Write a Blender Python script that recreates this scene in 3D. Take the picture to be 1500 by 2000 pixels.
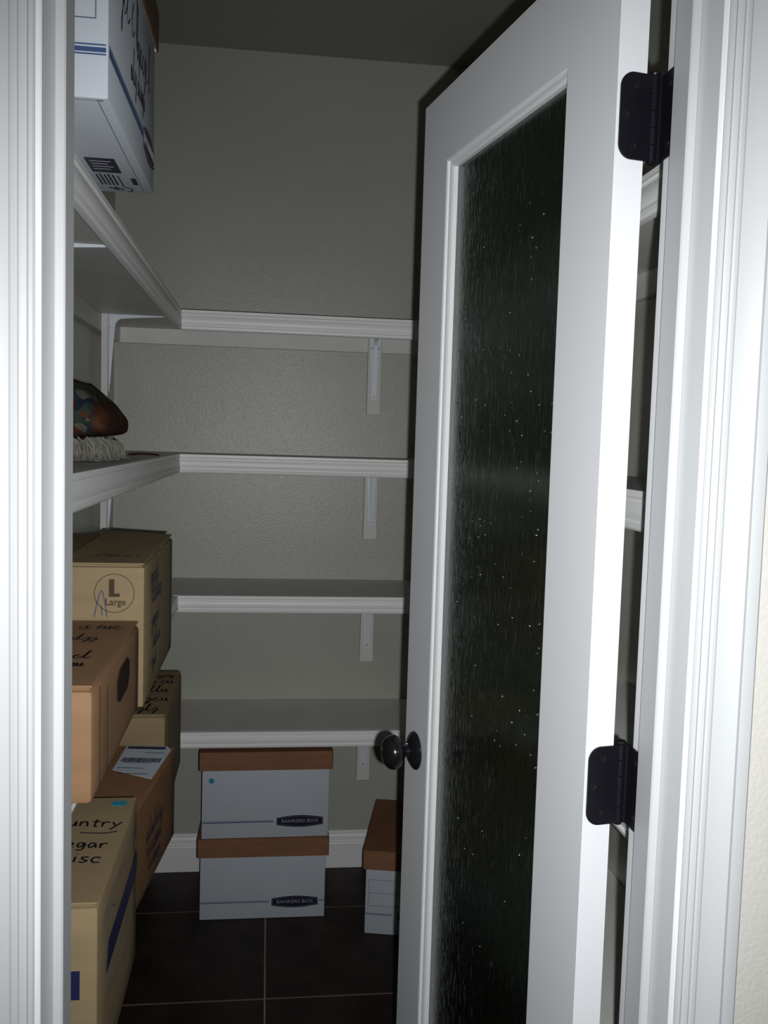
import bpy, bmesh, math, random
from mathutils import Matrix, Vector

for o in list(bpy.data.objects): bpy.data.objects.remove(o)
COL = bpy.context.scene.collection
SC = bpy.context.scene

# ---------------------------------------------------------------- camera
H = 1.475
right = Vector((0.99187657, -0.12364037, 0.02989853))
down = Vector((0.02010918, -0.07967935, -0.99661769))
fwd = Vector((0.12560448, 0.98912297, -0.07654578))
cam = bpy.data.cameras.new('camera')
cam.sensor_fit = 'VERTICAL'; cam.sensor_height = 36.0; cam.lens = 1800 / 2000 * 36.0
cam.clip_start = 0.02; cam.clip_end = 50
camo = bpy.data.objects.new('camera', cam); COL.objects.link(camo)
m = Matrix.Identity(4)
for i in range(3):
    m[i][0] = right[i]; m[i][1] = -down[i]; m[i][2] = -fwd[i]
m[0][3], m[1][3], m[2][3] = 0, 0, H
camo.matrix_world = m
SC.camera = camo

# ---------------------------------------------------------------- world, camera flash, exposure
w = bpy.data.worlds.new('world'); SC.world = w; w.use_nodes = True
w.node_tree.nodes['Background'].inputs[0].default_value = (0.75, 0.85, 0.9, 1)
w.node_tree.nodes['Background'].inputs[1].default_value = 0.010
SC.view_settings.view_transform = 'Standard'
SC.view_settings.look = 'None'
SC.view_settings.gamma = 1.0
SC.view_settings.use_curve_mapping = False
SC.view_settings.exposure = 0.0

fl = bpy.data.lights.new('camera_flash', 'SPOT')
fl.energy = 82; fl.color = (0.97, 1.0, 1.02); fl.shadow_soft_size = 0.006
fl.spot_size = math.radians(101); fl.spot_blend = 1.0
flo = bpy.data.objects.new('camera_flash', fl); COL.objects.link(flo)
fm = m.copy()
aim = (fwd + right * 0.05 + down * 0.04).normalized()
flo.rotation_euler = aim.to_track_quat('-Z', 'Y').to_euler()
flo.location = Vector((0, 0, H)) + right * 0.027 + down * 0.021 + fwd * 0.01

# ---------------------------------------------------------------- helpers
def tag(o, label=None, cat=None, group=None, kind=None):
    if label: o['label'] = label
    if cat: o['category'] = cat
    if group: o['group'] = group
    if kind: o['kind'] = kind
    return o

def empty(name, loc=(0, 0, 0), rz=0.0, parent=None):
    o = bpy.data.objects.new(name, None); COL.objects.link(o)
    o.location = loc; o.rotation_euler = (0, 0, rz); o.empty_display_size = 0.05
    if parent: o.parent = parent
    return o

def obj(name, bm, mat, parent=None, smooth=None, loc=None):
    """bm holds coordinates in the parent's frame (or the world's)."""
    me = bpy.data.meshes.new(name)
    bmesh.ops.recalc_face_normals(bm, faces=bm.faces)
    bm.to_mesh(me); bm.free()
    mats = mat if isinstance(mat, (list, tuple)) else [mat]
    for k in mats: me.materials.append(k)
    if smooth is not None:
        for p in me.polygons: p.use_smooth = True
        try: me.set_sharp_from_angle(angle=math.radians(smooth))
        except Exception: pass
    o = bpy.data.objects.new(name, me); COL.objects.link(o)
    if parent: o.parent = parent
    if loc: o.location = loc
    return o

def NB(): return bmesh.new()

def bx(bm, x0, x1, y0, y1, z0, z1, bev=0.0, seg=1, mi=0):
    b = bmesh.new()
    bmesh.ops.create_cube(b, size=1.0)
    for v in b.verts:
        v.co = Vector((x0 + (v.co.x + .5) * (x1 - x0), y0 + (v.co.y + .5) * (y1 - y0), z0 + (v.co.z + .5) * (z1 - z0)))
    if bev > 0:
        bmesh.ops.bevel(b, geom=b.edges[:], offset=bev, segments=seg, profile=.5, affect='EDGES', clamp_overlap=True)
    for f in b.faces: f.material_index = mi
    me = bpy.data.meshes.new('t'); b.to_mesh(me); b.free(); bm.from_mesh(me); bpy.data.meshes.remove(me)
    return bm

def box(name, mat, parent, x0, x1, y0, y1, z0, z1, bev=0.0, seg=1):
    return obj(name, bx(NB(), x0, x1, y0, y1, z0, z1, bev, seg), mat, parent, 40 if bev else None)

def prism(bm, prof, O, A, B, D, length):
    """profile (a,b) in the plane A,B at O swept by D*length"""
    O, A, B, D = Vector(O), Vector(A), Vector(B), Vector(D)
    v0 = [bm.verts.new(O + A * a + B * b) for a, b in prof]
    v1 = [bm.verts.new(O + A * a + B * b + D * length) for a, b in prof]
    n = len(prof)
    for i in range(n):
        bm.faces.new((v0[i], v0[(i + 1) % n], v1[(i + 1) % n], v1[i]))
    bm.faces.new(v0); bm.faces.new(v1[::-1])
    return bm

def lathe(bm, prof, O, axis, n=32):
    O = Vector(O); ax = Vector(axis).normalized()
    u = ax.orthogonal().normalized(); v = ax.cross(u)
    rings = []
    for r, h in prof:
        if r < 1e-6: rings.append([bm.verts.new(O + ax * h)])
        else: rings.append([bm.verts.new(O + ax * h + (u * math.cos(2 * math.pi * k / n) + v * math.sin(2 * math.pi * k / n)) * r) for k in range(n)])
    for a, b in zip(rings, rings[1:]):
        for k in range(n):
            k2 = (k + 1) % n
            if len(a) == 1 and len(b) == 1: continue
            if len(a) == 1: bm.faces.new((a[0], b[k], b[k2]))
            elif len(b) == 1: bm.faces.new((a[k], a[k2], b[0]))
            else: bm.faces.new((a[k], a[k2], b[k2], b[k]))
    return bm

def tube(bm, pts, rad, n=6):
    pts = [Vector(p) for p in pts]; rings = []
    for i, p in enumerate(pts):
        t = (pts[min(i + 1, len(pts) - 1)] - pts[max(i - 1, 0)]).normalized()
        u = t.cross(Vector((0.13, 0.21, 1))).normalized()
        if u.length < .1: u = t.orthogonal().normalized()
        v = t.cross(u)
        r = rad[i] if isinstance(rad, (list, tuple)) else rad
        rings.append([bm.verts.new(p + (u * math.cos(2 * math.pi * k / n) + v * math.sin(2 * math.pi * k / n)) * r) for k in range(n)])
    for a, b in zip(rings, rings[1:]):
        for k in range(n): bm.faces.new((a[k], a[(k + 1) % n], b[(k + 1) % n], b[k]))
    bm.faces.new(rings[0]); bm.faces.new(rings[-1][::-1])
    return bm

class Face:
    """a plane on a thing: 2-D coordinates (u, v) to 3-D, with outward normal"""
    def __init__(s, O, U, V):
        s.O, s.U, s.V = Vector(O), Vector(U).normalized(), Vector(V).normalized(); s.N = s.U.cross(s.V)
    def at(s, u, v, h=0.0): return s.O + s.U * u + s.V * v + s.N * h

def poly(bm, F, pts, h0=0.0002, h1=0.0007):
    a = [bm.verts.new(F.at(u, v, h0)) for u, v in pts]; b = [bm.verts.new(F.at(u, v, h1)) for u, v in pts]
    n = len(pts)
    for i in range(n): bm.faces.new((a[i], a[(i + 1) % n], b[(i + 1) % n], b[i]))
    bm.faces.new(b); bm.faces.new(a[::-1])
    return bm

def rect(bm, F, u0, v0, u1, v1, h0=0.0002, h1=0.0007):
    return poly(bm, F, [(u0, v0), (u1, v0), (u1, v1), (u0, v1)], h0, h1)

def frame(bm, F, u0, v0, u1, v1, t=0.001):
    rect(bm, F, u0, v0, u1, v0 + t); rect(bm, F, u0, v1 - t, u1, v1)
    rect(bm, F, u0, v0 + t, u0 + t, v1 - t); rect(bm, F, u1 - t, v0 + t, u1, v1 - t)
    return bm

def stroke(bm, F, pts, wd, h0=0.0002, h1=0.0006):
    """marker line as a thin ribbon"""
    # catmull-rom smoothing
    P = [Vector((p[0], p[1])) for p in pts]; S = []
    if len(P) > 2:
        Q = [P[0]] + P + [P[-1]]
        for i in range(1, len(Q) - 2):
            for k in range(4):
                t = k / 4; a, b, c, d = Q[i - 1], Q[i], Q[i + 1], Q[i + 2]
                S.append(.5 * ((2 * b) + (c - a) * t + (2 * a - 5 * b + 4 * c - d) * t * t + (3 * b - a - 3 * c + d) * t ** 3))
        S.append(P[-1])
    else: S = P
    L = []; R = []
    for i, p in enumerate(S):
        d = S[min(i + 1, len(S) - 1)] - S[max(i - 1, 0)]
        if d.length < 1e-9: d = Vector((1, 0))
        d.normalize(); n = Vector((-d.y, d.x)) * wd / 2
        L.append(p + n); R.append(p - n)
    a = [(bm.verts.new(F.at(l.x, l.y, h1)), bm.verts.new(F.at(r.x, r.y, h1)), bm.verts.new(F.at(r.x, r.y, h0)), bm.verts.new(F.at(l.x, l.y, h0))) for l, r in zip(L, R)]
    for p, q in zip(a, a[1:]):
        for k in range(4): bm.faces.new((p[k], p[(k + 1) % 4], q[(k + 1) % 4], q[k]))
    bm.faces.new(a[0]); bm.faces.new(a[-1][::-1])
    return bm

def text_bm(F, s, u, v, size, bold=0.0, sx=1.0, h0=0.0002, th=0.0005, align='CENTER'):
    cu = bpy.data.curves.new('t', 'FONT'); cu.body = s; cu.size = size; cu.align_x = align; cu.align_y = 'CENTER'
    cu.offset = bold; cu.extrude = 0.001; cu.resolution_u = 3
    o = bpy.data.objects.new('t', cu); COL.objects.link(o)
    bpy.context.view_layer.update()
    me = bpy.data.meshes.new_from_object(o.evaluated_get(bpy.context.evaluated_depsgraph_get()))
    bm = bmesh.new(); bm.from_mesh(me)
    for vt in bm.verts:
        vt.co = F.at(u + vt.co.x * sx, v + vt.co.y, h0 + (th if vt.co.z > 0 else 0))
    bpy.data.objects.remove(o); bpy.data.meshes.remove(me); bpy.data.curves.remove(cu)
    return bm

# hand lettering, each glyph a list of strokes on a unit x-height grid (width, strokes)
GL = {
 'C': (.9, [[(.85, 1.25), (.45, 1.5), (.05, .9), (.15, .2), (.6, .0), (.9, .2)]]),
 'V': (.9, [[(.05, 1.5), (.4, .0), (.9, 1.55)]]),
 'M': (1.1, [[(.0, .0), (.15, 1.45), (.5, .5), (.85, 1.45), (1.05, .0)]]),
 'o': (.75, [[(.4, .9), (.05, .5), (.3, .0), (.65, .4), (.4, .9)]]),
 'u': (.8, [[(.05, .9), (.1, .1), (.5, .1), (.65, .9)], [(.65, .9), (.72, .0)]]),
 'n': (.85, [[(.05, .9), (.1, .0)], [(.1, .6), (.4, .95), (.6, .7), (.7, .0)]]),
 't': (.6, [[(.3, 1.4), (.25, .1), (.5, .0)], [(.0, .95), (.65, 1.0)]]),
 'r': (.65, [[(.05, .95), (.12, .0)], [(.1, .55), (.35, .95), (.65, .85)]]),
 'y': (.8, [[(.05, .95), (.35, .2)], [(.8, 1.0), (.35, .1), (.0, -.55)]]),
 'i': (.35, [[(.15, .9), (.15, .0)], [(.17, 1.3), (.22, 1.35)]]),
 'e': (.75, [[(.05, .5), (.6, .6), (.4, .95), (.08, .6), (.2, .05), (.7, .15)]]),
 'g': (.8, [[(.65, .85), (.25, .95), (.08, .4), (.35, .1), (.68, .85), (.6, -.4), (.1, -.4)]]),
 'a': (.8, [[(.62, .8), (.25, .95), (.05, .4), (.3, .05), (.62, .7), (.7, .0)]]),
 's': (.65, [[(.6, .9), (.15, .85), (.2, .5), (.55, .3), (.3, .0), (.0, .1)]]),
 'c': (.7, [[(.65, .8), (.3, .95), (.05, .5), (.25, .05), (.7, .1)]]),
 'A': (.9, [[(.0, .0), (.35, 1.5), (.55, 1.5), (.8, .0)], [(.45, .75), (.5, .1)]]),
 ' ': (.5, []),
}
def handwrite(bm, F, s, u, v, size, wd, slope=0.0):
    x = u
    for ch in s:
        w_, st = GL[ch]
        for p in st:
            stroke(bm, F, [(x + a * size, v + b * size + (x - u + a * size) * slope) for a, b in p], wd)
        x += (w_ + .18) * size
    return x

def scrawl(bm, F, u0, v0, length, size, wd, seed, slope=0.0):
    """a line of handwriting too small and dark in the photograph to read: loops, ascenders and gaps"""
    r = random.Random(seed); x = 0.0; pts = []
    def flush():
        if len(pts) > 2: stroke(bm, F, [(u0 + a, v0 + b + a * slope) for a, b in pts], wd)
        pts.clear()
    while x < length:
        k = r.random(); w_ = size * r.uniform(.35, .6)
        if k < .35: L = [(0, .45), (w_ * .55, .95), (w_ * .1, .55), (w_ * .3, .05), (w_, .35)]
        elif k < .6: L = [(0, .3), (w_ * .45, 1.7), (w_ * .3, 1.75), (w_ * .25, .1), (w_ * .9, .3)]
        elif k < .8: L = [(0, .8), (w_ * .15, .1), (w_ * .5, .15), (w_ * .6, .85), (w_ * .75, .05), (w_, .3)]
        else: L = [(0, .6), (w_ * .5, .9), (w_ * .6, .2), (w_ * .3, -.6), (w_ * .05, -.4), (w_ * .9, .3)]
        pts.extend((x + a, b * size * r.uniform(.85, 1.1)) for a, b in L)
        x += w_ * 1.08
        if r.random() < .22: flush(); x += size * .3
    flush()

# ---------------------------------------------------------------- materials
def mat(name, col, rough=.6, spec=.5, metal=0.0, var=0.0, vscale=12.0, bump=0.0, bscale=200.0, bdist=.001, stretch=None, col2=None, detail=3.0):
    M = bpy.data.materials.new(name); M.use_nodes = True
    nt = M.node_tree; b = nt.nodes['Principled BSDF']
    b.inputs['Base Color'].default_value = (*col, 1); b.inputs['Roughness'].default_value = rough
    b.inputs['Specular IOR Level'].default_value = spec; b.inputs['Metallic'].default_value = metal
    tc = nt.nodes.new('ShaderNodeTexCoord'); mp = nt.nodes.new('ShaderNodeMapping')
    nt.links.new(tc.outputs['Object'], mp.inputs['Vector'])
    if stretch: mp.inputs['Scale'].default_value = stretch
    if var > 0 or col2:
        n = nt.nodes.new('ShaderNodeTexNoise'); n.inputs['Scale'].default_value = vscale; n.inputs['Detail'].default_value = detail
        nt.links.new(mp.outputs[0], n.inputs['Vector'])
        rp = nt.nodes.new('ShaderNodeValToRGB')
        c2 = col2 if col2 else tuple(min(1, c * (1 + var)) for c in col)
        c1 = tuple(c * (1 - var) for c in col)
        rp.color_ramp.elements[0].position = .35; rp.color_ramp.elements[1].position = .65
        rp.color_ramp.elements[0].color = (*c1, 1); rp.color_ramp.elements[1].color = (*c2, 1)
        nt.links.new(n.outputs['Fac'], rp.inputs['Fac']); nt.links.new(rp.outputs['Color'], b.inputs['Base Color'])
    if bump > 0:
        n2 = nt.nodes.new('ShaderNodeTexNoise'); n2.inputs['Scale'].default_value = bscale; n2.inputs['Detail'].default_value = 2
        nt.links.new(mp.outputs[0], n2.inputs['Vector'])
        bp = nt.nodes.new('ShaderNodeBump'); bp.inputs['Strength'].default_value = bump; bp.inputs['Distance'].default_value = bdist
        nt.links.new(n2.outputs['Fac'], bp.inputs['Height']); nt.links.new(bp.outputs['Normal'], b.inputs['Normal'])
    return M

M_wall = mat('wall_paint', (.43, .42, .368), .28, .38, bump=.42, bscale=330, bdist=.0016, var=.03, vscale=3)
M_hall = mat('hall_wall_paint', (.52, .50, .46), .6, .4, bump=.6, bscale=170, bdist=.0012)
M_ceil = mat('ceiling_paint', (.36, .35, .31), .8, .2, bump=.5, bscale=150)
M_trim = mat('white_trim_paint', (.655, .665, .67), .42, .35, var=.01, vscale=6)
M_trim_dim = mat('white_trim_flash_dimmed', (.45, .455, .46), .45, .3)  # same trim white, colour darkened to offset flash overexposure on casings and stops
M_door = mat('white_door_paint', (.67, .675, .69), .42, .35, bump=.05, bscale=500, bdist=.0005)
M_shelf = mat('shelf_paint', (.66, .64, .61), .5, .4, var=.03, vscale=8, bump=.05, bscale=90)
M_nose = mat('shelf_molding_paint', (.84, .83, .81), .4, .45)
M_steel = mat('white_enamel_steel', (.70, .74, .80), .3, .5)
M_screw = mat('screw_steel', (.12, .12, .12), .4, .5, metal=.8)
M_bronze = mat('oil_rubbed_bronze', (.006, .005, .008), .38, .25, metal=.0, bump=.05, bscale=300)
M_knob = mat('dark_bronze_knob', (.009, .008, .010), .2, .5, metal=.0)
M_grout = mat('tan_grout', (.30, .225, .15), .9, .2, var=.1, vscale=60)
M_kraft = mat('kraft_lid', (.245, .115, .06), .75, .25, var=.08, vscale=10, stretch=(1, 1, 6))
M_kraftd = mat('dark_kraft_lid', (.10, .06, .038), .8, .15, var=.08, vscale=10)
M_white = mat('white_box_board', (.48, .51, .55), .6, .35, var=.015, vscale=5)
M_whitei = mat('white_board_inside', (.75, .73, .66), .8, .2)
M_tan = mat('tan_cardboard', (.285, .21, .115), .72, .25, var=.05, vscale=9, stretch=(1, 1, 5))
M_tan2 = mat('tan_cardboard_dark', (.24, .175, .09), .74, .25, var=.07, vscale=9, stretch=(1, 1, 5))
M_brown = mat('brown_cardboard', (.29, .165, .085), .72, .25, var=.08, vscale=7, stretch=(1, 1, 4))
M_brown2 = mat('deep_brown_cardboard', (.245, .125, .058), .74, .25, var=.08, vscale=7, stretch=(1, 1, 4))
M_tape = mat('packing_tape', (.33, .20, .10), .18, .5)
M_hole = mat('box_interior', (.035, .022, .014), .9, .1)
M_blue = mat('blue_print', (.045, .085, .20), .5, .3)
M_navy = mat('navy_print', (.015, .018, .07), .5, .3)
M_logo = mat('logo_print', (.012, .012, .03), .45, .3)
M_logot = mat('logo_lettering', (.24, .24, .28), .6, .3)
M_line = mat('form_line_print', (.10, .14, .20), .5, .3)
M_ink = mat('marker_ink', (.012, .010, .018), .5, .3)
M_inkb = mat('blue_marker_ink', (.06, .08, .16), .5, .3)
M_print = mat('brown_print', (.05, .028, .012), .6, .3)
M_cyan = mat('cyan_sticker', (.02, .24, .36), .5, .3)
M_paper = mat('label_paper', (.55, .60, .66), .5, .35, var=.03, vscale=20)
M_fringe = mat('cream_fringe', (.21, .20, .165), .9, .1, var=.15, vscale=50)
M_cord = mat('plum_cord', (.05, .02, .035), .7, .2)

def tile_mat():
    M = mat('dark_floor_tile', (.028, .017, .015), .5, .2, var=.35, vscale=9, bump=.25, bscale=60, bdist=.001)
    return M
M_tile = tile_mat()

def throw_mat():
    M = bpy.data.materials.new('tapestry_weave'); M.use_nodes = True; nt = M.node_tree; b = nt.nodes['Principled BSDF']
    b.inputs['Roughness'].default_value = .9; b.inputs['Specular IOR Level'].default_value = .1
    tc = nt.nodes.new('ShaderNodeTexCoord'); mp = nt.nodes.new('ShaderNodeMapping'); mp.inputs['Scale'].default_value = (1, 1, .75)
    mp.inputs['Rotation'].default_value = (0, .6, .3)
    nt.links.new(tc.outputs['Object'], mp.inputs['Vector'])
    nz = nt.nodes.new('ShaderNodeTexNoise'); nz.inputs['Scale'].default_value = 14
    nt.links.new(mp.outputs[0], nz.inputs['Vector'])
    mx = nt.nodes.new('ShaderNodeMixRGB'); mx.blend_type = 'ADD'; mx.inputs[0].default_value = .06
    nt.links.new(mp.outputs[0], mx.inputs[1]); nt.links.new(nz.outputs['Color'], mx.inputs[2])
    v = nt.nodes.new('ShaderNodeTexVoronoi'); v.inputs['Scale'].default_value = 62
    nt.links.new(mx.outputs[0], v.inputs['Vector'])
    sep = nt.nodes.new('ShaderNodeSeparateColor'); nt.links.new(v.outputs['Color'], sep.inputs[0])
    rp = nt.nodes.new('ShaderNodeValToRGB'); rp.color_ramp.interpolation = 'CONSTANT'
    cols = [(0, (.022, .035, .034)), (.18, (.012, .020, .035)), (.34, (.055, .048, .022)), (.5, (.075, .030, .014)), (.64, (.034, .046, .034)), (.76, (.05, .014, .011)), (.9, (.11, .10, .08))]
    e = rp.color_ramp.elements
    e[0].position = 0; e[0].color = (*cols[0][1], 1); e[1].position = cols[1][0]; e[1].color = (*cols[1][1], 1)
    for p, c in cols[2:]:
        k = e.new(p); k.color = (*c, 1)
    nt.links.new(sep.outputs[0], rp.inputs['Fac'])
    # the rust-red border on the side that faces the aisle
    sx = nt.nodes.new('ShaderNodeSeparateXYZ'); nt.links.new(tc.outputs['Object'], sx.inputs[0])
    mr = nt.nodes.new('ShaderNodeMapRange'); mr.inputs[1].default_value = .054; mr.inputs[2].default_value = .066
    nt.links.new(sx.outputs[0], mr.inputs[0])
    m2 = nt.nodes.new('ShaderNodeMixRGB'); nt.links.new(mr.outputs[0], m2.inputs[0]); nt.links.new(rp.outputs[0], m2.inputs[1])
    n3 = nt.nodes.new('ShaderNodeTexNoise'); n3.inputs['Scale'].default_value = 25; nt.links.new(tc.outputs['Object'], n3.inputs['Vector'])
    r3 = nt.nodes.new('ShaderNodeValToRGB'); r3.color_ramp.elements[0].position = .4; r3.color_ramp.elements[1].position = .62
    r3.color_ramp.elements[0].color = (.045, .014, .010, 1); r3.color_ramp.elements[1].color = (.085, .036, .018, 1)
    nt.links.new(n3.outputs['Fac'], r3.inputs[0]); nt.links.new(r3.outputs[0], m2.inputs[2])
    nt.links.new(m2.outputs[0], b.inputs['Base Color'])
    wv = nt.nodes.new('ShaderNodeTexNoise'); wv.inputs['Scale'].default_value = 500; nt.links.new(tc.outputs['Object'], wv.inputs['Vector'])
    bp = nt.nodes.new('ShaderNodeBump'); bp.inputs['Strength'].default_value = .4; bp.inputs['Distance'].default_value = .001
    nt.links.new(wv.outputs['Fac'], bp.inputs['Height']); nt.links.new(bp.outputs[0], b.inputs['Normal'])
    return M
M_throw = throw_mat()

def glass_mat():
    M = bpy.data.materials.new('rain_glass'); M.use_nodes = True; nt = M.node_tree; b = nt.nodes['Principled BSDF']
    b.inputs['Base Color'].default_value = (.36, .46, .38, 1); b.inputs['Roughness'].default_value = .06
    b.inputs['IOR'].default_value = 1.5; b.inputs['Transmission Weight'].default_value = 1.0
    tc = nt.nodes.new('ShaderNodeTexCoord'); mp = nt.nodes.new('ShaderNodeMapping'); mp.inputs['Scale'].default_value = (1, 1, .07)
    nt.links.new(tc.outputs['Object'], mp.inputs['Vector'])
    n = nt.nodes.new('ShaderNodeTexNoise'); n.inputs['Scale'].default_value = 420; n.inputs['Detail'].default_value = 2
    n.inputs['Distortion'].default_value = .6
    nt.links.new(mp.outputs[0], n.inputs['Vector'])
    bp = nt.nodes.new('ShaderNodeBump'); bp.inputs['Strength'].default_value = .4; bp.inputs['Distance'].default_value = .0009
    nt.links.new(n.outputs['Fac'], bp.inputs['Height']); nt.links.new(bp.outputs[0], b.inputs['Normal'])
    return M
M_glass = glass_mat()
M_nub = bpy.data.materials.new('glass_droplet'); M_nub.use_nodes = True
_b = M_nub.node_tree.nodes['Principled BSDF']; _b.inputs['Base Color'].default_value = (.05, .06, .055, 1); _b.inputs['Roughness'].default_value = .16; _b.inputs['IOR'].default_value = 2.4; _b.inputs['Specular IOR Level'].default_value = 1.0

# ---------------------------------------------------------------- room shell
XL, XR, YB, ZC = -.50, .73, 3.09, 2.71     # pantry
YF0, YF1 = .848, .962                       # wall with the doorway
JL, JR, HT = -.1985, .4115, 2.045           # door opening between jamb faces
XH0, XH1, YH = -1.35, 1.55, -.9             # hall part

def struct(name, bm, mt, smooth=None):
    o = obj(name, bm, mt, None, smooth); o['kind'] = 'structure'; return o

struct('wall_back', bx(NB(), XL - .1, XR + .1, YB, YB + .1, 0, ZC), M_wall)
struct('wall_left', bx(NB(), XL - .1, XL, YF1, YB, 0, ZC), M_wall)
struct('wall_right', bx(NB(), XR, XR + .1, YF1, YB, 0, ZC), M_wall)
b = NB()
bx(b, XH0, JL - .02, YF0, YF1, 0, ZC); bx(b, JR + .02, XH1, YF0, YF1, 0, ZC); bx(b, JL - .02, JR + .02, YF0, YF1, HT + .02, ZC)
struct('wall_front', b, M_hall)
struct('ceiling', bx(NB(), XH0, XH1, YH, YB + .1, ZC, ZC + .08), M_ceil)

# floor: grout bed with single tiles standing proud of it
fl_o = empty('floor', (0, 0, 0)); fl_o['kind'] = 'structure'
box('grout_bed', M_grout, fl_o, XH0, XH1, YH, YB + .1, -.05, -.0015)
P, G = .4675, .0048
tb = NB(); bx(tb, 0, P - G, 0, P - G, -.012, 0, .0012)
tm = bpy.data.meshes.new('tile'); tb.to_mesh(tm); tb.free(); tm.materials.append(M_tile)
gx, gy = .019, 2.809
rt = random.Random(3)
for i in range(-3, 4):
    for j in range(-8, 1):
        x0, y0 = gx + i * P + G / 2, gy + j * P + G / 2
        if x0 < XH0 - P * .9 or x0 > XH1: continue
        if y0 > YF1 and (x0 + P < XL or x0 > XR): continue
        x1c, y1c = min(x0 + P - G, XH1), min(y0 + P - G, YB)
        x0c = max(x0, XH0)
        if x0c > x0 or x1c < x0 + P - G - .001 or y1c < y0 + P - G - .001:
            o = obj('tile', bx(NB(), x0c, x1c, y0, y1c, -.012, 0, .0012), M_tile, fl_o)
        else:
            o = bpy.data.objects.new('tile', tm); COL.objects.link(o); o.parent = fl_o; o.location = (x0, y0, 0)

# baseboards: a deep flat face with a stepped cap
BB = [(0, 0), (.014, 0), (.014, .085), (.0125, .088), (.0125, .093), (.010, .097), (.009, .110), (.006, .116), (.006, .124), (.003, .128), (0, .128)]
def baseboard(name, O, A, D, L):
    struct(name, prism(NB(), BB, O, A, (0, 0, 1), D, L), M_nose)
baseboard('baseboard_back', (XL, YB - .0002, 0), (0, -1, 0), (1, 0, 0), XR - XL)
baseboard('baseboard_left', (XL + .0002, YF1, 0), (1, 0, 0), (0, 1, 0), YB - .0145 - YF1)
baseboard('baseboard_right', (XR - .0002, YF1, 0), (-1, 0, 0), (0, 1, 0), YB - .0145 - YF1)

# door frame: jamb boards, stops and moulded casings
CAS = [(0, 0), (0, .0065), (.0015, .0085), (.0045, .009), (.0065, .0075), (.0085, .0085), (.0125, .0090), (.0145, .0078), (.0165, .0092), (.0195, .0092),
       (.0215, .0082), (.026, .0088), (.034, .0108), (.041, .0140), (.0435, .0155), (.0465, .0142), (.0485, .0145), (.054, .0150), (.0585, .0145), (.0610, .012), (.0615, .008), (.0615, 0)]
JY0, JY1 = .8435, .966
SY0, SY1 = .888, .927
def frame_side(name, xj, s):
    o = empty(name, (xj, JY0, 0)); o['kind'] = 'structure'
    def L(x0, x1, y0, y1, z0, z1, bev=.001):
        a, c = sorted((x0 * s, x1 * s)); return bx(NB(), a, c, y0 - JY0, y1 - JY0, z0, z1, bev)
    obj('jamb', L(0, .0185, JY0, JY1, 0, HT), M_trim, o)
    obj('door_stop', L(-.0105, -.0001, SY0, SY1, 0, HT - .0002, .0015), M_trim_dim, o)
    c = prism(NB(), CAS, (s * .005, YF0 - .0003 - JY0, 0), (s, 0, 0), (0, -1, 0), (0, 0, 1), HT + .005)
    obj('casing', c, M_trim_dim, o, 25)
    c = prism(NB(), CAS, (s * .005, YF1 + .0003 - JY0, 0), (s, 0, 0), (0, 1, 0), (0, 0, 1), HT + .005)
    obj('casing', c, M_trim_dim, o, 25)
frame_side('trim_1', JL, -1)
frame_side('trim_2', JR, 1)
o = empty('trim_3', (JL, JY0, HT)); o['kind'] = 'structure'
W_ = JR - JL
obj('jamb', bx(NB(), -.0185, W_ + .0185, 0, JY1 - JY0, 0.0002, .0187, .001), M_trim, o)
obj('door_stop', bx(NB(), .0, W_, SY0 - JY0, SY1 - JY0, -.0105, -.0001, .001), M_trim, o)
obj('casing', prism(NB(), CAS, (-.0665, YF0 - .0003 - JY0, .0055), (0, 0, 1), (0, -1, 0), (1, 0, 0), W_ + .133), M_trim_dim, o, 25)
obj('casing', prism(NB(), CAS, (-.0665, YF1 + .0003 - JY0, .0055), (0, 0, 1), (0, 1, 0), (1, 0, 0), W_ + .133), M_trim_dim, o, 25)

# ---------------------------------------------------------------- the glazed door, standing open into the pantry
# local frame: +x along the door from hinge to latch, +y is the pantry face, origin at the hall-face hinge corner
DW, DT, DH0, DH1 = .610, .035, .010, 2.030
dd = Vector((.249 - .357, 1.567 - .966, 0)).normalized()
door = empty('door_1', (.357, .966, 0), math.atan2(dd.y, dd.x)); door['kind'] = 'structure'
# rotated frame: x=dd, y=left normal (points to -X). hall face at y=0 facing +y, pantry face at y=-DT
GX0, GX1, GZ0, GZ1 = .112, .502, .235, 1.918
GZT = 1.918
box('stile', M_door, door, 0, GX0, -DT, 0, DH0, DH1)
box('stile', M_door, door, GX1, DW, -DT, 0, DH0, DH1)
box('rail', M_door, door, GX0, GX1, -DT, 0, GZT, DH1)
box('rail', M_door, door, GX0, GX1, -DT, 0, DH0, GZ0)
# moulded sticking: profile (a inward, b depth)
ST = [(0, -.0002), (0.0, -.0148), (.013, -.0148), (.013, -.0085), (.011, -.0065), (.006, -.0045), (.004, -.0042), (.0035, -.0018), (.0018, -.0004)]
def sticking(y, sgn, name='glass_bead'):
    # one mitred ring swept around the opening
    bm = NB(); cs = [(GX0, GZ0, 1, 1), (GX1, GZ0, -1, 1), (GX1, GZT, -1, -1), (GX0, GZT, 1, -1)]
    rings = [[bm.verts.new((cx + sx * a, y + sgn * b, cz + sz * a)) for a, b in ST] for cx, cz, sx, sz in cs]
    for i in range(4):
        A, B = rings[i], rings[(i + 1) % 4]
        for k in range(len(ST)): bm.faces.new((A[k], A[(k + 1) % len(ST)], B[(k + 1) % len(ST)], B[k]))
    return obj(name, bm, M_trim, door, 25)
sticking(0, 1); sticking(-DT, -1)
gl = box('glass_pane', M_glass, door, GX0 + .002, GX1 - .002, -.0205, -.0150, GZ0 + .002, GZT - .002, .0004)
gl['label'] = 'rain-textured glass pane, dark green with vertical streaks'
gb = NB(); rg = random.Random(17)
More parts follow.
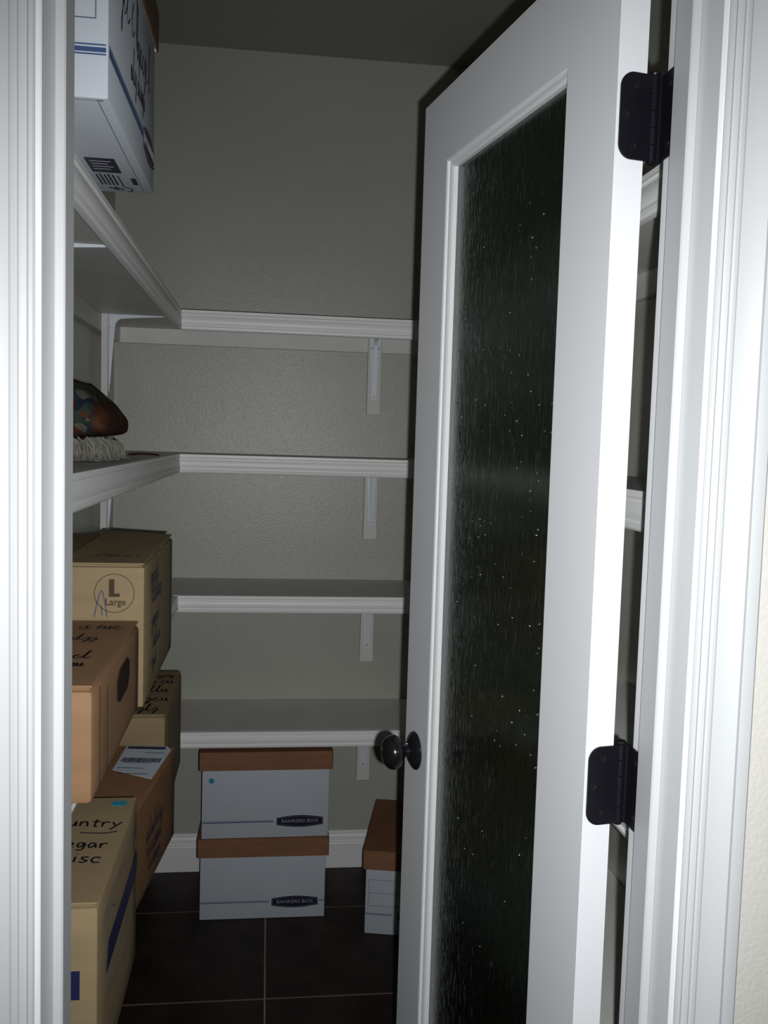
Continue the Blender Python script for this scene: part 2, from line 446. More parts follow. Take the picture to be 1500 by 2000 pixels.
for k in range(115):
    u = GX0 + .02 + (GX1 - GX0 - .05) * rg.random() ** 1.5; z = rg.gauss(1.32, .24)
    if not (.5 < z < 1.85): continue
    r0 = rg.uniform(.0009, .0019)
    lathe(gb, [(0, -.0002), (r0, 0), (r0 * .87, r0 * .5), (r0 * .5, r0 * .87), (0, r0)], (u, -.0150, z), (0, 1, 0), 10)
g_ = obj('glass_beads', gb, M_nub, gl, 180); g_['kind'] = 'stuff'
# knob set
kx, kz = .556, .952
def knob(y0, s):
    k = empty('door_knob', (kx, y0, kz), 0, door)
    ax = (0, s, 0)
    obj('rose', lathe(NB(), [(0, .0003), (.0315, .0003), (.0325, .002), (.0315, .0045), (.027, .008), (.018, .0125), (.0125, .0145), (0, .0145)], (0, 0, 0), ax, 40), M_knob, k, 50)
    obj('knob', lathe(NB(), [(0, .0140), (.0105, .0140), (.0100, .020), (.0125, .0235), (.019, .0265), (.0255, .031), (.0285, .0365), (.0290, .042), (.0275, .048), (.023, .0535), (.015, .0575), (.006, .0592), (0, .0595)], (0, 0, 0), ax, 40), M_knob, k, 60)
    obj('set_pin', lathe(NB(), [(0, 0), (.0022, 0), (.002, .0012), (0, .0014)], (.004, s * .0145, .0108), (0.2, 0, 1), 10), M_steel, k, 60)
knob(0, 1); knob(-DT, -1)
box('latch_plate', M_bronze, door, DW, DW + .0015, -.029, -.006, kz - .028, kz + .028, .0005)

# hinges: one leaf on the door edge, one on the jamb, five knuckles on a pin
pin = Vector((.4015, .9755))
Rm = Matrix.Rotation(-math.atan2(dd.y, dd.x), 3, 'Z')
pinl = Rm @ (Vector((pin.x, pin.y, 0)) - Vector((.357, .966, 0)))
def rounded(bm, F, u0, u1, v0, v1, r, h0, h1, side):
    """rectangle, two rounded corners on the given side of u"""
    pts = []
    def arc(cx, cy, a0, a1):
        for k in range(9):
            a = math.radians(a0 + (a1 - a0) * k / 8); pts.append((cx + r * math.cos(a), cy + r * math.sin(a)))
    if side < 0:
        pts += [(u1, v0), (u1, v1)]; arc(u0 + r, v1 - r, 90, 180); arc(u0 + r, v0 + r, 180, 270)
    else:
        pts += [(u0, v1), (u0, v0)]; arc(u1 - r, v0 + r, 270, 360); arc(u1 - r, v1 - r, 0, 90)
    return poly(bm, F, pts, h0, h1)
def hinge(zc):
    h = empty('hinge', (pinl.x, pinl.y, zc), 0, door); hh = .0450
    # leaf on the door edge (door edge is the plane x=0 of the door frame; hall face y=0 .. pantry face y=-DT)
    F = Face((-pinl.x, -pinl.y, 0), (0, -1, 0), (0, 0, 1))      # u runs from the hall face to the pantry face, outward normal -x
    u1 = -pinl.y
    lf = rounded(NB(), F, .0035, u1 - .004, -hh, hh, .0155, .0002, .0022, -1)
    lo = obj('hinge_leaf', lf, M_bronze, h)
    for (su, sv) in ((.021, .031), (.0105, .0), (.021, -.031)):
        s_ = lathe(NB(), [(0, .0001), (.0042, .0001), (.0040, .0009), (.0022, .0011), (.0012, .0006), (0, .0006)], F.at(su, sv, .0022), F.N, 16)
        obj('screw', s_, M_knob, lo, 40)
    # jamb leaf, in world axes turned into the hinge frame
    def W2(x, y): 
        v = Rm @ Vector((x - pin.x, y - pin.y, 0)); return v
    O = W2(JR, JY1); U = Rm @ Vector((0, 1, 0)); F2 = Face((O.x, O.y, 0), U, (0, 0, 1))
    if F2.N.dot(Rm @ Vector((-1, 0, 0))) < 0: F2 = Face((O.x, O.y, 0), -U, (0, 0, 1)); sg = -1
    else: sg = 1
    if sg == 1: lf = rounded(NB(), F2, -.034, .008, -hh, hh, .0155, .0002, .0022, -1)
    else: lf = rounded(NB(), F2, -.008, .034, -hh, hh, .0155, .0002, .0022, 1)
    q4 = [W2(JR - .0003, .9725), W2(pin.x + .002, .9725), W2(pin.x + .002, .9755), W2(JR - .0003, .9755)]
    va = [lf.verts.new((p.x, p.y, -hh)) for p in q4]; vb = [lf.verts.new((p.x, p.y, hh)) for p in q4]
    for i in range(4): lf.faces.new((va[i], va[(i + 1) % 4], vb[(i + 1) % 4], vb[i]))
    lf.faces.new(va); lf.faces.new(vb[::-1])
    l2 = obj('hinge_leaf', lf, M_bronze, h)
    for (su, sv) in ((-.014, .031), (-.026, 0), (-.014, -.031)):
        s_ = lathe(NB(), [(0, .0001), (.0042, .0001), (.0040, .0009), (.0022, .0011), (.0012, .0006), (0, .0006)], F2.at(su * sg, sv, .0022), F2.N, 16)
        obj('screw', s_, M_knob, l2, 40)
    for k in range(5):
        z0 = -hh + k * .018 + .0004
        obj('knuckle', lathe(NB(), [(0, z0), (.0052, z0), (.0056, z0 + .0006), (.0056, z0 + .0166), (.0052, z0 + .0172), (0, z0 + .0172)], (0, 0, 0), (0, 0, 1), 20), M_bronze, h, 20)
    obj('pin_cap', lathe(NB(), [(0, hh + .0003), (.0055, hh + .0003), (.0062, hh + .002), (.0045, hh + .0045), (0, hh + .0055)], (0, 0, 0), (0, 0, 1), 20), M_bronze, h, 40)
    obj('pin_cap', lathe(NB(), [(0, -hh - .0003), (.0045, -hh - .0003), (.0045, -hh - .002), (0, -hh - .003)], (0, 0, 0), (0, 0, 1), 20), M_bronze, h, 40)
for z in (1.827, 1.097, .27): hinge(z)

# ---------------------------------------------------------------- shelves
S = [(1.835, .057), (1.420, .054), (1.004, .051), (.592, .050)]
NM = ['top', 'second', 'third', 'lowest']
def nose_prof(h):
    p = [(0, 0), (0, -.007), (.0015, -.009), (-.0015, -.0105), (-.0015, -.013), (.0005, -.016), (.002, -.026), (.0005, -.034), (-.0015, -.037), (-.0015, -.0395), (.0015, -.042), (.0005, -.047), (-.002, -.050), (-.004, -.0505), (-.013, -.0505), (-.013, 0)]
    return [(a, z * h / .0505) for a, z in p]
XN, YN, XNR = -.256, 2.737, .484
CL = .050
for k, (z, h) in enumerate(S):
    s_ = empty('wall_shelf', (0, YB, z))
    tag(s_, f'white painted {NM[k]} shelf along the back wall with grooved front molding', 'shelf', None)
    obj('shelf_board', bx(NB(), XL + .001, XR - .001, YN + .014 - YB, -.0005, -.019, -.0002, .0008), M_shelf, s_)
    obj('front_molding', prism(NB(), nose_prof(h), (XN + .0005, YN - YB, 0), (0, -1, 0), (0, 0, 1), (1, 0, 0), XNR - XN - .001), M_nose, s_, 25)
    obj('wall_cleat', bx(NB(), XL + .020, XR - .020, -.0185, -.0005, -.019 - CL, -.0195, .001), M_shelf, s_)
    s_ = empty('wall_shelf', (XL, YF1, z))
    tag(s_, f'white painted {NM[k]} shelf along the left wall, ' + ['holding the white box with blue stripes', 'holding the folded patterned throw', 'under the box marked Large', 'under the box with the blue band'][k], 'shelf', None)
    Ly = YN - .003 - YF1; ys = .245 if k == 2 else .02
    obj('shelf_board', bx(NB(), .0005, XN - .0135 - XL, ys, Ly + .016, -.019, -.0002, .0008), M_shelf, s_)
    obj('front_molding', prism(NB(), nose_prof(h), (XN - XL, ys, 0), (1, 0, 0), (0, 0, 1), (0, 1, 0), Ly - ys), M_nose, s_, 25)
    obj('wall_cleat', bx(NB(), .0005, .0185, .02, YB - .02 - YF1, -.019 - CL, -.0195, .001), M_shelf, s_)
    s_ = empty('wall_shelf', (XR, YF1, z))
    tag(s_, f'white painted {NM[k]} shelf along the right wall behind the open door', 'shelf', None)
    obj('shelf_board', bx(NB(), XNR + .0135 - XR, -.0005, .02, Ly + .016, -.019, -.0002, .0008), M_shelf, s_)
    obj('front_molding', prism(NB(), nose_prof(h), (XNR - XR, .02, 0), (-1, 0, 0), (0, 0, 1), (0, 1, 0), Ly - .02), M_nose, s_, 25)
    obj('wall_cleat', bx(NB(), -.0185, -.0005, .02, YB - .02 - YF1, -.019 - CL, -.0195, .001), M_shelf, s_)

# brackets: local frame, wall at y=0, bracket reaches to -y, top at z=0
def bracket(name, loc, rz, label, arm=.175, leg=.185, legz=.255, group=None):
    t = empty(name, loc, rz); tag(t, label, 'bracket', group)
    bb = NB(); bx(bb, -.0225, .0225, -.0385, -.0190, -legz, -.0008, .0015)
    obj('backing_board', bb, M_shelf, t)
    # pressed steel rib: a tapered L with a rounded inside corner, seen from the side
    y0 = -.0388
    out = [(y0, -.0008), (y0 - arm, -.0008), (y0 - arm, -.0030), (y0 - arm * .55, -.0075)]
    for k in range(7):
        a = math.radians(90 * k / 6)
        out.append((y0 - .038 + .022 * math.sin(a), -.036 + .024 * math.cos(a)))
    out += [(y0 - .009, -leg * .6), (y0 - .0030, -leg), (y0, -leg)]
    rb = NB(); prism(rb, out, (-.0055, 0, 0), (0, 1, 0), (0, 0, 1), (1, 0, 0), .011)
    obj('rib', rb, M_steel, t, 30)
    # flat back plate, narrowing downwards
    pl = NB(); F = Face((0, y0 + .0002, 0), (1, 0, 0), (0, 0, 1))
    poly(pl, F, [(-.0155, -.001), (-.0075, -leg - .018), (-.004, -leg - .022), (.004, -leg - .022), (.0075, -leg - .018), (.0155, -.001)], 0, .0022)
    po = obj('back_plate', pl, M_steel, t)
    ap = NB(); F2 = Face((0, y0, -.001), (1, 0, 0), (0, -1, 0))
    poly(ap, Face((0, y0, -.0008), (1, 0, 0), (0, -1, 0)), [(-.014, 0), (.014, 0), (.007, arm + .004), (-.007, arm + .004)], 0, .0018)
    obj('arm_plate', ap, M_steel, t)
    for (sx, sz) in ((-.0105, -.038), (.0105, -.038), (0, -leg - .012)):
        obj('screw', lathe(NB(), [(0, 0), (.0026, 0), (.0024, .0010), (0, .0013)], F.at(sx, sz, .0022), F.N, 12), M_screw, po, 40)
    return t
XBK = .342
for k, (z, h) in enumerate(S):
    bracket('shelf_bracket', (XBK, YB, z - .019), 0, f'white steel bracket on a backing board under the {NM[k]} shelf of the back wall', arm=.19)
YBK = [2.765, 1.765]
for k, (z, h) in enumerate(S[:2]):
    for j, y in enumerate(YBK):
        bracket('shelf_bracket', (XL, y, z - .019), math.pi / 2, f'white steel bracket under the {NM[k]} left shelf, ' + ('near the back corner' if j == 0 else 'midway along the shelf'), arm=.150 if j == 0 else .185, leg=.20 if not (j and k) else .11, legz=(.37 if k == 0 else (.35 if j == 0 else .135)))

# ---------------------------------------------------------------- lidded file boxes
def logo(parent, F, u, v, wd=.142, ht=.037):
    """dark barrel-shaped badge with light lettering"""
    bm = NB(); n = 14
    def outl(w2, h2, mid):
        top = [(u - w2 + 2 * w2 * k / n, v + h2 + mid * math.sin(math.pi * k / n)) for k in range(n + 1)]
        bot = [(u + w2 - 2 * w2 * k / n, v - h2 - mid * math.sin(math.pi * k / n)) for k in range(n + 1)]
        return bot + top
    poly(bm, F, outl(wd / 2, ht * .30, ht * .20), .0002, .0006)
    o = obj('badge', bm, M_logo, parent)
    t = text_bm(F, 'BANKERS BOX', u, v + .0005, ht * .40, .0002, 1.16 * (wd / .142), .0007, .0004)
    obj('badge_lettering', t, M_logot, o)
    fr = NB()
    pts = outl(wd / 2 - .0035, ht * .30 - .003, ht * .19)
    for a, c in zip(pts, pts[1:] + pts[:1]): stroke(fr, F, [a, c], .0006, .0007, .0009)
    obj('badge_border', fr, M_logot, o)
    return o

def file_box(loc, rz, W, D, HB, label, lid_h=.057, lw=.009, lidm=None, group='white file boxes with brown lids'):
    """local frame: front face at y=0 looking to -y, x centred, z from 0"""
    t = empty('file_box', loc, rz); tag(t, label, 'box', group)
    t_ = .004
    obj('box_body', bx(NB(), -W / 2, W / 2, 0, D, 0, HB, .0025, 2), M_white, t, 40)
    z1 = HB + .004; a, y0, y1 = W / 2 + lw, -lw, D + lw
    lb = NB()
    # shell: outside kraft, inside white
    bx(lb, -a, a, y0, y1, z1 - .0035, z1, .0012, 1, 0)
    zl = z1 - lid_h
    for (p, q, r, s) in ((-a, a, y0, y0 + t_), (-a, a, y1 - t_, y1), (-a, -a + t_, y0, y1), (a - t_, a, y0, y1)):
        bx(lb, p, q, r, s, zl, z1 - .001, .0012, 1, 0)
    cx, cy, cz = 0, D / 2, (zl + z1) / 2
    lb.normal_update()
    lid = obj('lid', lb, [lidm or M_kraft, M_whitei], t)
    for p in lid.data.polygons:
        c = p.center; n = p.normal
        inside = (abs(c.x) < a - t_ * .6 and y0 + t_ * .6 < c.y < y1 - t_ * .6 and c.z < z1 - .002)
        if inside and (n.x * (c.x - cx) + n.y * (c.y - cy) < 0 or n.z < -.5): p.material_index = 1
    t['half_width'] = W / 2
    return t

W1, D1 = .385, .312
# the two stacked in the middle, long side to the camera
lower = file_box((.0095, 2.752, 0.0005), math.radians(-.3), .381, D1, .252, 'lower white file box standing on the tiles under the lowest back shelf')
F = Face((0, 0, 0), (1, 0, 0), (0, 0, 1))
sb = NB(); rect(sb, F, -.189, .0515, .020, .0535); rect(sb, F, -.189, .0555, .020, .0565)
obj('printed_stripe', sb, M_blue, lower)
sb = NB(); rect(sb, F, .172, .0515, .189, .0535); rect(sb, F, .172, .0555, .189, .0565)
obj('printed_stripe', sb, M_blue, lower)
logo(lower, F, .0985, .051)
upper = file_box((.0135, 2.751, .2570), math.radians(.35), .384, D1, .270 - .003, 'upper white file box with a round blue sticker, stacked on the lower one')
sb = NB(); rect(sb, F, -.190, .0485, .024, .0515); rect(sb, F, -.190, .0535, .024, .0545)
obj('printed_stripe', sb, M_blue, upper)
logo(upper, F, .1045, .050)
sb = NB(); poly(sb, F, [(-.164 + .0085 * math.cos(a * math.pi / 12), .181 + .0085 * math.sin(a * math.pi / 12)) for a in range(24)])
obj('sticker', sb, M_cyan, upper)['label'] = 'round bright blue sticker'

# the one behind the door, end to the camera
ang = math.radians(-12)
ex = Vector((math.cos(ang), math.sin(ang)))
c0 = Vector((.314, 2.645)) + ex * .1525
rb_ = file_box((c0.x, c0.y, .0005), ang, .305, .385, .255, 'white file box on the floor, partly hidden by the open door')
sb = NB(); frame(sb, F, -.143, .087, .143, .168, .0009); rect(sb, F, -.142, .127, .142, .1279)
obj('form_lines', sb, M_line, rb_)
sb = NB(); rect(sb, F, -.151, .060, -.070, .0618); rect(sb, F, -.151, .0635, -.070, .0643)
obj('printed_stripe', sb, M_blue, rb_)
sb = NB(); rect(sb, F, .078, .060, .151, .0618)
obj('printed_stripe', sb, M_blue, rb_)
logo(rb_, F, .010, .058, .125)

# the one on the top left shelf, overhanging its edge
AX1 = -.180; AW = .306
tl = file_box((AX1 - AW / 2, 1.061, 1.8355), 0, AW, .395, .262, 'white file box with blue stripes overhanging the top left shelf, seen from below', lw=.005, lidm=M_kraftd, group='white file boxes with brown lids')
hw = AW / 2
sb = NB()
for za, zb in ((.0455, .0470), (.0485, .0535), (.0555, .0570)):
    rect(sb, F, -hw + .002, za, hw - .0025, zb)
FR = Face((hw, 0, 0), (0, 1, 0), (0, 0, 1))
for za, zb in ((.0455, .0470), (.0485, .0535), (.0555, .0570)):
    rect(sb, FR, .0025, za, .272, zb)
obj('printed_stripe', sb, M_blue, tl)
sb = NB(); frame(sb, F, -.145, .083, hw - .0085 - .0045, .172, .0012)
obj('form_lines', sb, M_line, tl)
logo(tl, FR, .338, .049, .118, .043)
sb = NB()
for i, (u, v, L_, s_) in enumerate(((.055, .135, .15, .042), (.21, .125, .12, .034), (.16, .082, .12, .022))):
    scrawl(sb, FR, u, v, L_, s_, .0022, 40 + i)
obj('handwriting', sb, M_ink, tl)
FB = Face((0, 0, 0), (1, 0, 0), (0, -1, 0))      # underside, u along x, v towards the camera
sb = NB(); rect(sb, FB, hw - .069, -.288, hw - .030, -.222)
q = obj('printed_panel', sb, M_logo, tl)
sb = NB()
for i in range(4): rect(sb, FB, hw - .064, -.236 - i * .012, hw - .036 - (i % 2) * .006, -.233 - i * .012, .0008, .0011)
obj('panel_lettering', sb, M_logot, q)
sb = NB()
for i in range(5): rect(sb, FB, hw - .068 + i * .0055, -.352, hw - .0655 + i * .0055, -.300 + (i % 2) * .004)
stroke(sb, FB, [(hw - .038, -.302), (hw - .038, -.362)], .0018)
stroke(sb, FB, [(hw - .060, -.366), (hw - .048, -.378), (hw - .052, -.364), (hw - .040, -.378)], .003)
stroke(sb, FB, [(hw - .036, -.362), (hw - .028, -.372), (hw - .030, -.384), (hw - .036, -.386)], .0022)
rect(sb, FB, hw - .022, -.345, hw - .015, -.312)
obj('recycling_print', sb, M_ink, tl)
sb = NB(); stroke(sb, FB, [(hw - .012, -.008), (hw - .0125, -.2), (hw - .012, -.385)], .0008)
stroke(sb, FB, [(-hw + .005, -.005), (hw - .010, -.005)], .0008)
rect(sb, FB, hw - .013, -.006, hw - .006, -.0035)
obj('bottom_seam', sb, M_line, tl)

# ---------------------------------------------------------------- cardboard cartons
def carton(name, loc, rz, W, D, Ht, mt, label, bulge=.004, bev=.003, lip=.0, tape=True, tapemat=None, seed=1, group=None, flap_raise=0.0):
    """local frame: right face at x=0, front face at y=0, base z=0; extends to x=-W, y=D"""
    t = empty(name, loc, rz); tag(t, label, 'box', group)
    bm = NB(); bmesh.ops.create_cube(bm, size=1.0)
    for v in bm.verts: v.co = Vector((-W + (v.co.x + .5) * W, (v.co.y + .5) * D, (v.co.z + .5) * (Ht - .007)))
    bmesh.ops.bevel(bm, geom=bm.edges[:], offset=bev, segments=2, profile=.5, affect='EDGES')
    bmesh.ops.subdivide_edges(bm, edges=[e for e in bm.edges if e.calc_length() > .05], cuts=5, use_grid_fill=True)
    r = random.Random(seed); ph = r.uniform(0, 6)
    for v in bm.verts:
        u = (v.co.x + W) / W; q = v.co.y / D; z = v.co.z / Ht
        fx = math.sin(math.pi * min(max(q, 0), 1)) * math.sin(math.pi * min(max(z, 0), 1))
        if v.co.x > -.0005: v.co.x += bulge * fx
        if v.co.y < .0005: v.co.y -= bulge * .3 * math.sin(math.pi * min(max(u, 0), 1)) * math.sin(math.pi * min(max(z, 0), 1))
    body = obj('carton_body', bm, mt, t, 30)
    # four top flaps: two short ones under two long ones
    z0 = Ht - .0068
    for y0, y1 in ((.004, D * .36), (D * .64, D - .004)):
        obj('inner_flap', bx(NB(), -W + .004, -.004, y0, y1, z0, z0 + .003, .001), mt, t)
    z0 += .0033
    for x0, x1, rz_ in ((-W + .001, -W / 2 - .001, 0), (-W / 2 + .001, -.001, flap_raise)):
        fb = NB(); bx(fb, x0, x1, .0015, D - .0015, z0, z0 + .0034, .0012)
        if rz_:
            for v in fb.verts: v.co.z += rz_ * max(0, (v.co.y / D - .5)) * 2 * (0.3 + .7 * (x1 - v.co.x) / (x1 - x0))
        obj('top_flap', fb, mt, t)
    if tape:
        bmt = NB(); bx(bmt, -W / 2 - .024, -W / 2 + .024, .0, D, Ht + .0001 - .0002, Ht + .0004); bx(bmt, -W / 2 - .024, -W / 2 + .024, -.0009 - bulge * .3, -.0002 - bulge * .3, Ht - .06, Ht + .0004)
        obj('tape_strip', bmt, tapemat or M_tape, t)
    return t

S3z, S4z = 1.0042, .5922
# C: tan box marked Large
HC = .2505
bc = carton('carton', (-.206, 1.600, S3z), 0, .284, .458, HC, M_tan, 'tan cardboard box marked L Large, on the third left shelf behind a brown box', bulge=.007, seed=4, tape=False, flap_raise=.010)
Fc = Face((0, -.0022, 0), (1, 0, 0), (0, 0, 1))
sb = NB(); cxL, czL, rr = -.0495, .199, .0330
ring = [(cxL + rr * math.cos(a * math.pi / 24), czL + rr * math.sin(a * math.pi / 24)) for a in range(49)]
for a, c in zip(ring, ring[1:]): stroke(sb, Fc, [a, c], .0011)
rect(sb, Fc, -.0585, .193, -.0495, .223); rect(sb, Fc, -.0495, .193, -.0405, .1985)
obj('size_mark', sb, M_print, bc)
obj('size_lettering', text_bm(Fc, 'Large', -.0475, .1835, .0165, .0002, .95), M_print, bc)
sb = NB(); handwrite(sb, Fc, 'A', -.083, .158, .027, .0018)
obj('handwriting', sb, M_inkb, bc)
FRc = Face((.0055, 0, 0), (0, 1, 0), (0, 0, 1))
sb = NB()
for i, (u, v, L_, s_) in enumerate(((.05, .205, .10, .022), (.07, .170, .14, .020), (.06, .125, .12, .018), (.08, .085, .10, .018), (.07, .05, .06, .014))): scrawl(sb, FRc, u, v, L_, s_, .0026, 60 + i)
obj('handwriting', sb, M_ink, bc)
FTc = Face((0, 0, HC), (1, 0, 0), (0, 1, 0))
sb = NB()
for i, (u, v, L_, s_) in enumerate(((-.13, .10, .11, .020), (-.11, .19, .09, .025), (-.09, .29, .075, .03))): scrawl(sb, FTc, u, v, L_, s_, .0026, 70 + i, -.05)
obj('handwriting', sb, M_ink, bc)

# D: brown box in front of it
HD = .1535
bd = carton('carton', (-.213, 1.172, S3z), 0, .278, .420, HD, M_brown, 'reddish-brown cardboard box in front of the box marked Large, with a handle hole', bulge=.004, bev=.007, seed=9)
FRd = Face((.0035, 0, 0), (0, 1, 0), (0, 0, 1))
sb = NB(); poly(sb, FRd, [(.165, .088), (.190, .078), (.262, .080), (.282, .096), (.284, .116), (.262, .128), (.190, .126), (.166, .112)], .0002, .0012)
obj('handle_hole', sb, M_hole, bd)
sb = NB(); stroke(sb, FRd, [(.088, .130), (.09, .07), (.088, .012)], .002); stroke(sb, FRd, [(.030, .145), (.031, .005)], .0014)
obj('side_seam', sb, M_hole, bd)
FTd = Face((0, 0, HD + .0003), (1, 0, 0), (0, 1, 0))
sb = NB()
for i, (u, v, L_, s_) in enumerate(((-.13, .345, .105, .030), (-.10, .265, .055, .022), (-.09, .145, .055, .026), (-.085, .10, .05, .02))): scrawl(sb, FTd, u, v, L_, s_, .003, 80 + i)
obj('handwriting', sb, M_ink, bd)

# E: on the lowest shelf, far back
HE = .2520
be = carton('carton', (-.220, 2.085, S4z), 0, .262, .395, HE, M_tan2, 'tan cardboard box with writing on top, farthest back on the lowest left shelf', bulge=.004, seed=14, tape=False)
FTe = Face((0, 0, HE), (1, 0, 0), (0, 1, 0))
sb = NB()
for i, (u, v, L_, s_) in enumerate(((-.075, .030, .055, .030), (-.070, .11, .050, .032), (-.06, .19, .045, .030), (-.065, .27, .05, .03), (-.06, .33, .045, .02))): scrawl(sb, FTe, u, v, L_, s_, .0035, 90 + i)
obj('handwriting', sb, M_ink, be)

# E2: deep brown box with a shipping label, set askew
ry = math.atan2(.038, .348)
H2 = .1985
b2 = carton('carton', (-.2385, 1.585, S4z), -ry, .226, .440, H2, M_brown2, 'deep brown cardboard box with a white shipping label on top, slightly askew', bulge=.005, seed=21, tape=False)
FT2 = Face((0, 0, H2), (1, 0, 0), (0, 1, 0))
sb = NB(); poly(sb, FT2, [(-.096, .290), (-.006, .244), (-.004, .415), (-.016, .440), (-.105, .438)], .0002, .0008)
lo = obj('shipping_label', sb, M_paper, b2); lo['label'] = 'white paper shipping label'
sb = NB()
rect(sb, FT2, -.100, .418, -.018, .434, .0009, .0012)
r_ = random.Random(5); x = -.092
while x < -.012:
    wd = r_.uniform(.001, .003); rect(sb, FT2, x, .338, x + wd, .362, .0009, .0012); x += wd + r_.uniform(.0006, .0014)
for i, (a, c) in enumerate(((-.055, -.014), (-.085, -.03), (-.09, -.035), (-.08, -.02))): rect(sb, FT2, a, .395 - i * .032 - (0 if i < 1 else .03), c, .3975 - i * .032 - (0 if i < 1 else .03), .0009, .0012)
obj('label_print', sb, M_navy, lo)
FR2 = Face((.0045, 0, 0), (0, 1, 0), (0, 0, 1))
sb = NB()
for i, (u, v, L_, s_) in enumerate(((.16, .105, .13, .022), (.17, .070, .12, .022), (.18, .04, .1, .018))): scrawl(sb, FR2, u, v, L_, s_, .0025, 100 + i)
obj('handwriting', sb, M_ink, b2)

# F: tan box with the blue band, nearest on the lowest shelf
HF = .2770
bf = carton('carton', (-.207, 1.183, S4z), 0, .284, .357, HF, M_tan, 'tan cardboard box with navy band and handwritten top, nearest on the lowest left shelf', bulge=.002, seed=30, tape=False)
FTf = Face((0, 0, HF + .0001), (1, 0, 0), (0, 1, 0))
sb = NB()
handwrite(sb, FTf, 'Country', -.127, .247, .0185, .0032, -.10)
stroke(sb, FTf, [(-.065, .218), (-.03, .214), (-.010, .220)], .0026)
handwrite(sb, FTf, 'Vinegar', -.122, .172, .0170, .0032, -.10)
handwrite(sb, FTf, 'Misc', -.082, .122, .0190, .0032, -.12)
obj('handwriting', sb, M_ink, bf)
sb = NB(); rect(sb, FTf, -.035, .319, -.013, .338); obj('sticker', sb, M_cyan, bf)['label'] = 'small blue sticker'
FRf = Face((.0018, 0, 0), (0, 1, 0), (0, 0, 1)); FFf = Face((0, -.0008, 0), (1, 0, 0), (0, 0, 1))
sb = NB(); poly(sb, FRf, [(.055, .148), (.070, .186), (.350, .188), (.352, .170), (.335, .150)]); rect(sb, FFf, -.17, .148, -.022, .187)
obj('printed_band', sb, M_navy, bf)
sb = NB()
stroke(sb, FRf, [(.03, .235), (.12, .238), (.20, .236)], .0016); stroke(sb, FRf, [(.05, .215), (.10, .222), (.13, .205)], .002)
stroke(sb, FRf, [(.06, .125), (.2, .128), (.33, .125)], .0016); stroke(sb, FRf, [(.29, .245), (.32, .225), (.33, .20)], .0022)
stroke(sb, FRf, [(.07, .115), (.16, .10), (.22, .11)], .0014)
obj('printed_lines', sb, M_line, bf)

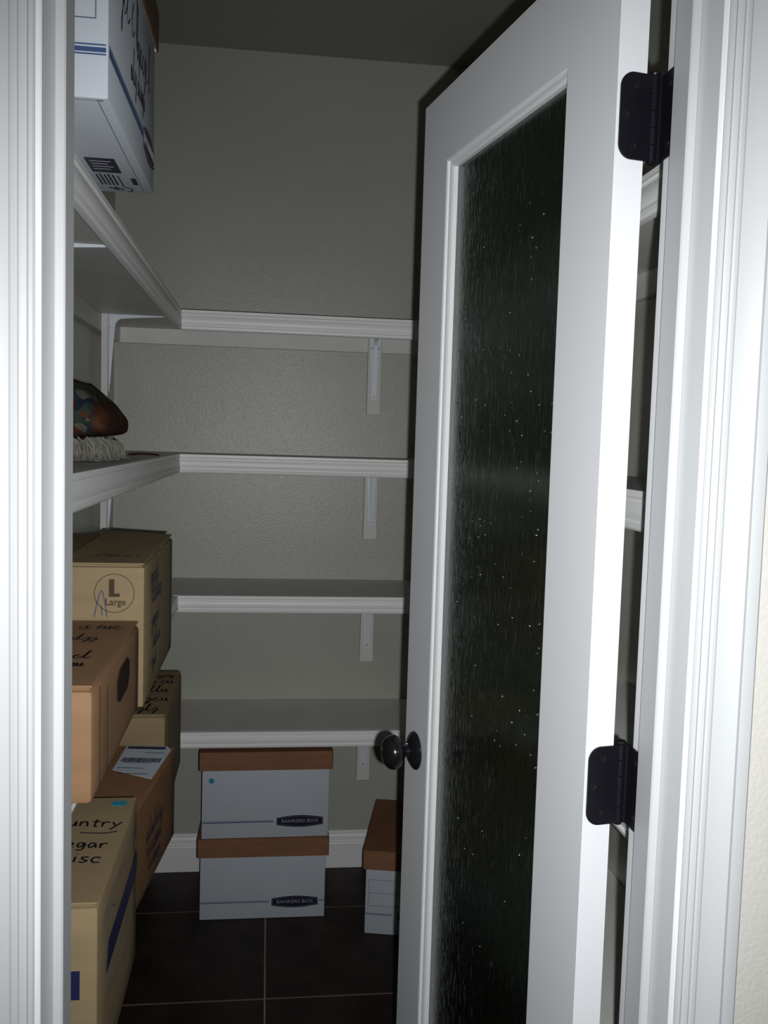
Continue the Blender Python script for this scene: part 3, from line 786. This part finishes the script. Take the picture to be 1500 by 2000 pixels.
# ---------------------------------------------------------------- folded throw on the second left shelf
th = empty('folded_throw', (-.392, 1.955, 1.4202)); tag(th, 'folded tapestry throw in rust, navy and olive with cream fringe, on the second left shelf', 'throw', None)
def sm(a, b, x):
    t = min(max((x - a) / (b - a), 0), 1); return t * t * (3 - 2 * t)
def fold(hw_, y0, y1, top, under, nu=40, nv=30):
    """a plump folded cloth: top and bottom outlines given across the shelf, ends tucked in"""
    bm = NB(); grid = []
    for j in range(nv + 1):
        q = j / nv; y = y0 + (y1 - y0) * q
        e = max((1 - abs(2 * q - 1) ** 3.2), 0) ** .5; e = max(e, .08)
        row = []
        for i in range(nu):
            a = 2 * math.pi * i / nu; ca, sa = math.cos(a), math.sin(a)
            x = hw_ * (.80 + .20 * e) * (abs(ca) ** .7) * (1 if ca > 0 else -1)
            u = x / hw_
            lo, hi = under(u), top(u); mid = lo + (hi - lo) * .38
            z = mid + ((hi - mid) * e * abs(sa) ** .7 if sa > 0 else -(mid - lo) * min(1, e * 1.3) * abs(sa) ** .5)
            z += .0022 * math.sin(14 * u + 5 * q) * e * max(sa, 0) + .0016 * math.sin(31 * q + 6 * u) * e * max(sa, 0)
            row.append(bm.verts.new((x, y + .006 * math.sin(3 * a), max(z, 0.0003))))
        grid.append(row)
    for j in range(nv):
        for i in range(nu): bm.faces.new((grid[j][i], grid[j][(i + 1) % nu], grid[j + 1][(i + 1) % nu], grid[j + 1][i]))
    bm.faces.new(grid[0]); bm.faces.new(grid[-1][::-1])
    return bm
obj('top_fold', fold(.092, -.155, .155, lambda u: .158 - .050 * sm(.1, 1.1, u), lambda u: .0003 + .046 * sm(-.25, .25, u)), M_throw, th, 60)
obj('under_fold', fold(.066, -.130, .13, lambda u: .044, lambda u: .0003), M_fringe, th, 60)
fr = NB(); rf = random.Random(8)
for k in range(210):
    side = k < 130
    if side: x0, y0 = .062 + rf.uniform(-.012, .014), -.135 + .25 * (k / 130) + rf.uniform(-.012, .012)
    else: x0, y0 = -.06 + .125 * ((k - 130) / 80), -.140 + rf.uniform(-.012, .008)
    dx, dy = (rf.uniform(-.004, .012), rf.uniform(-.020, .012)) if side else (rf.uniform(-.006, .014), rf.uniform(-.022, -.004))
    h = rf.uniform(.034, .046) if x0 > -.005 else .012
    p = [(x0 - .010, y0, h), (x0 + dx * .3, y0 + dy * .5, h * .68 + rf.uniform(-.004, .004)), (x0 + dx * .8, y0 + dy, h * .32), (x0 + dx * 1.2 + rf.uniform(-.006, .006), y0 + dy * 1.5, .0030), (x0 + dx * 1.6 + rf.uniform(-.008, .010), y0 + dy * 2.0 + rf.uniform(-.010, .006), .0024)]
    tube(fr, p, [.0022, .0028, .0030, .0024, .0012], 5)
fo = obj('fringe', fr, M_fringe, th, 60); fo['kind'] = 'stuff'

cb = NB()
tube(cb, [(-.345, 2.36, 1.4236), (-.322, 2.42, 1.4246), (-.300, 2.45, 1.4238), (-.290, 2.44, 1.4232), (-.281, 2.40, 1.4232), (-.270, 2.36, 1.4232)], [.003, .0034, .003, .0024, .002, .0016], 6)
co = obj('loose_cord', cb, M_cord, None, 60)
tag(co, 'dark plum cord trailing over the second left shelf beside the throw', 'cord')

# printing and marker strokes are far too small to pick apart one by one
for o in bpy.data.objects:
    if o.name.split('.')[0] in ('handwriting', 'badge_lettering', 'badge_border', 'recycling_print', 'printed_lines', 'label_print', 'panel_lettering', 'size_lettering', 'bottom_seam', 'size_mark', 'side_seam'):
        o['kind'] = 'stuff'
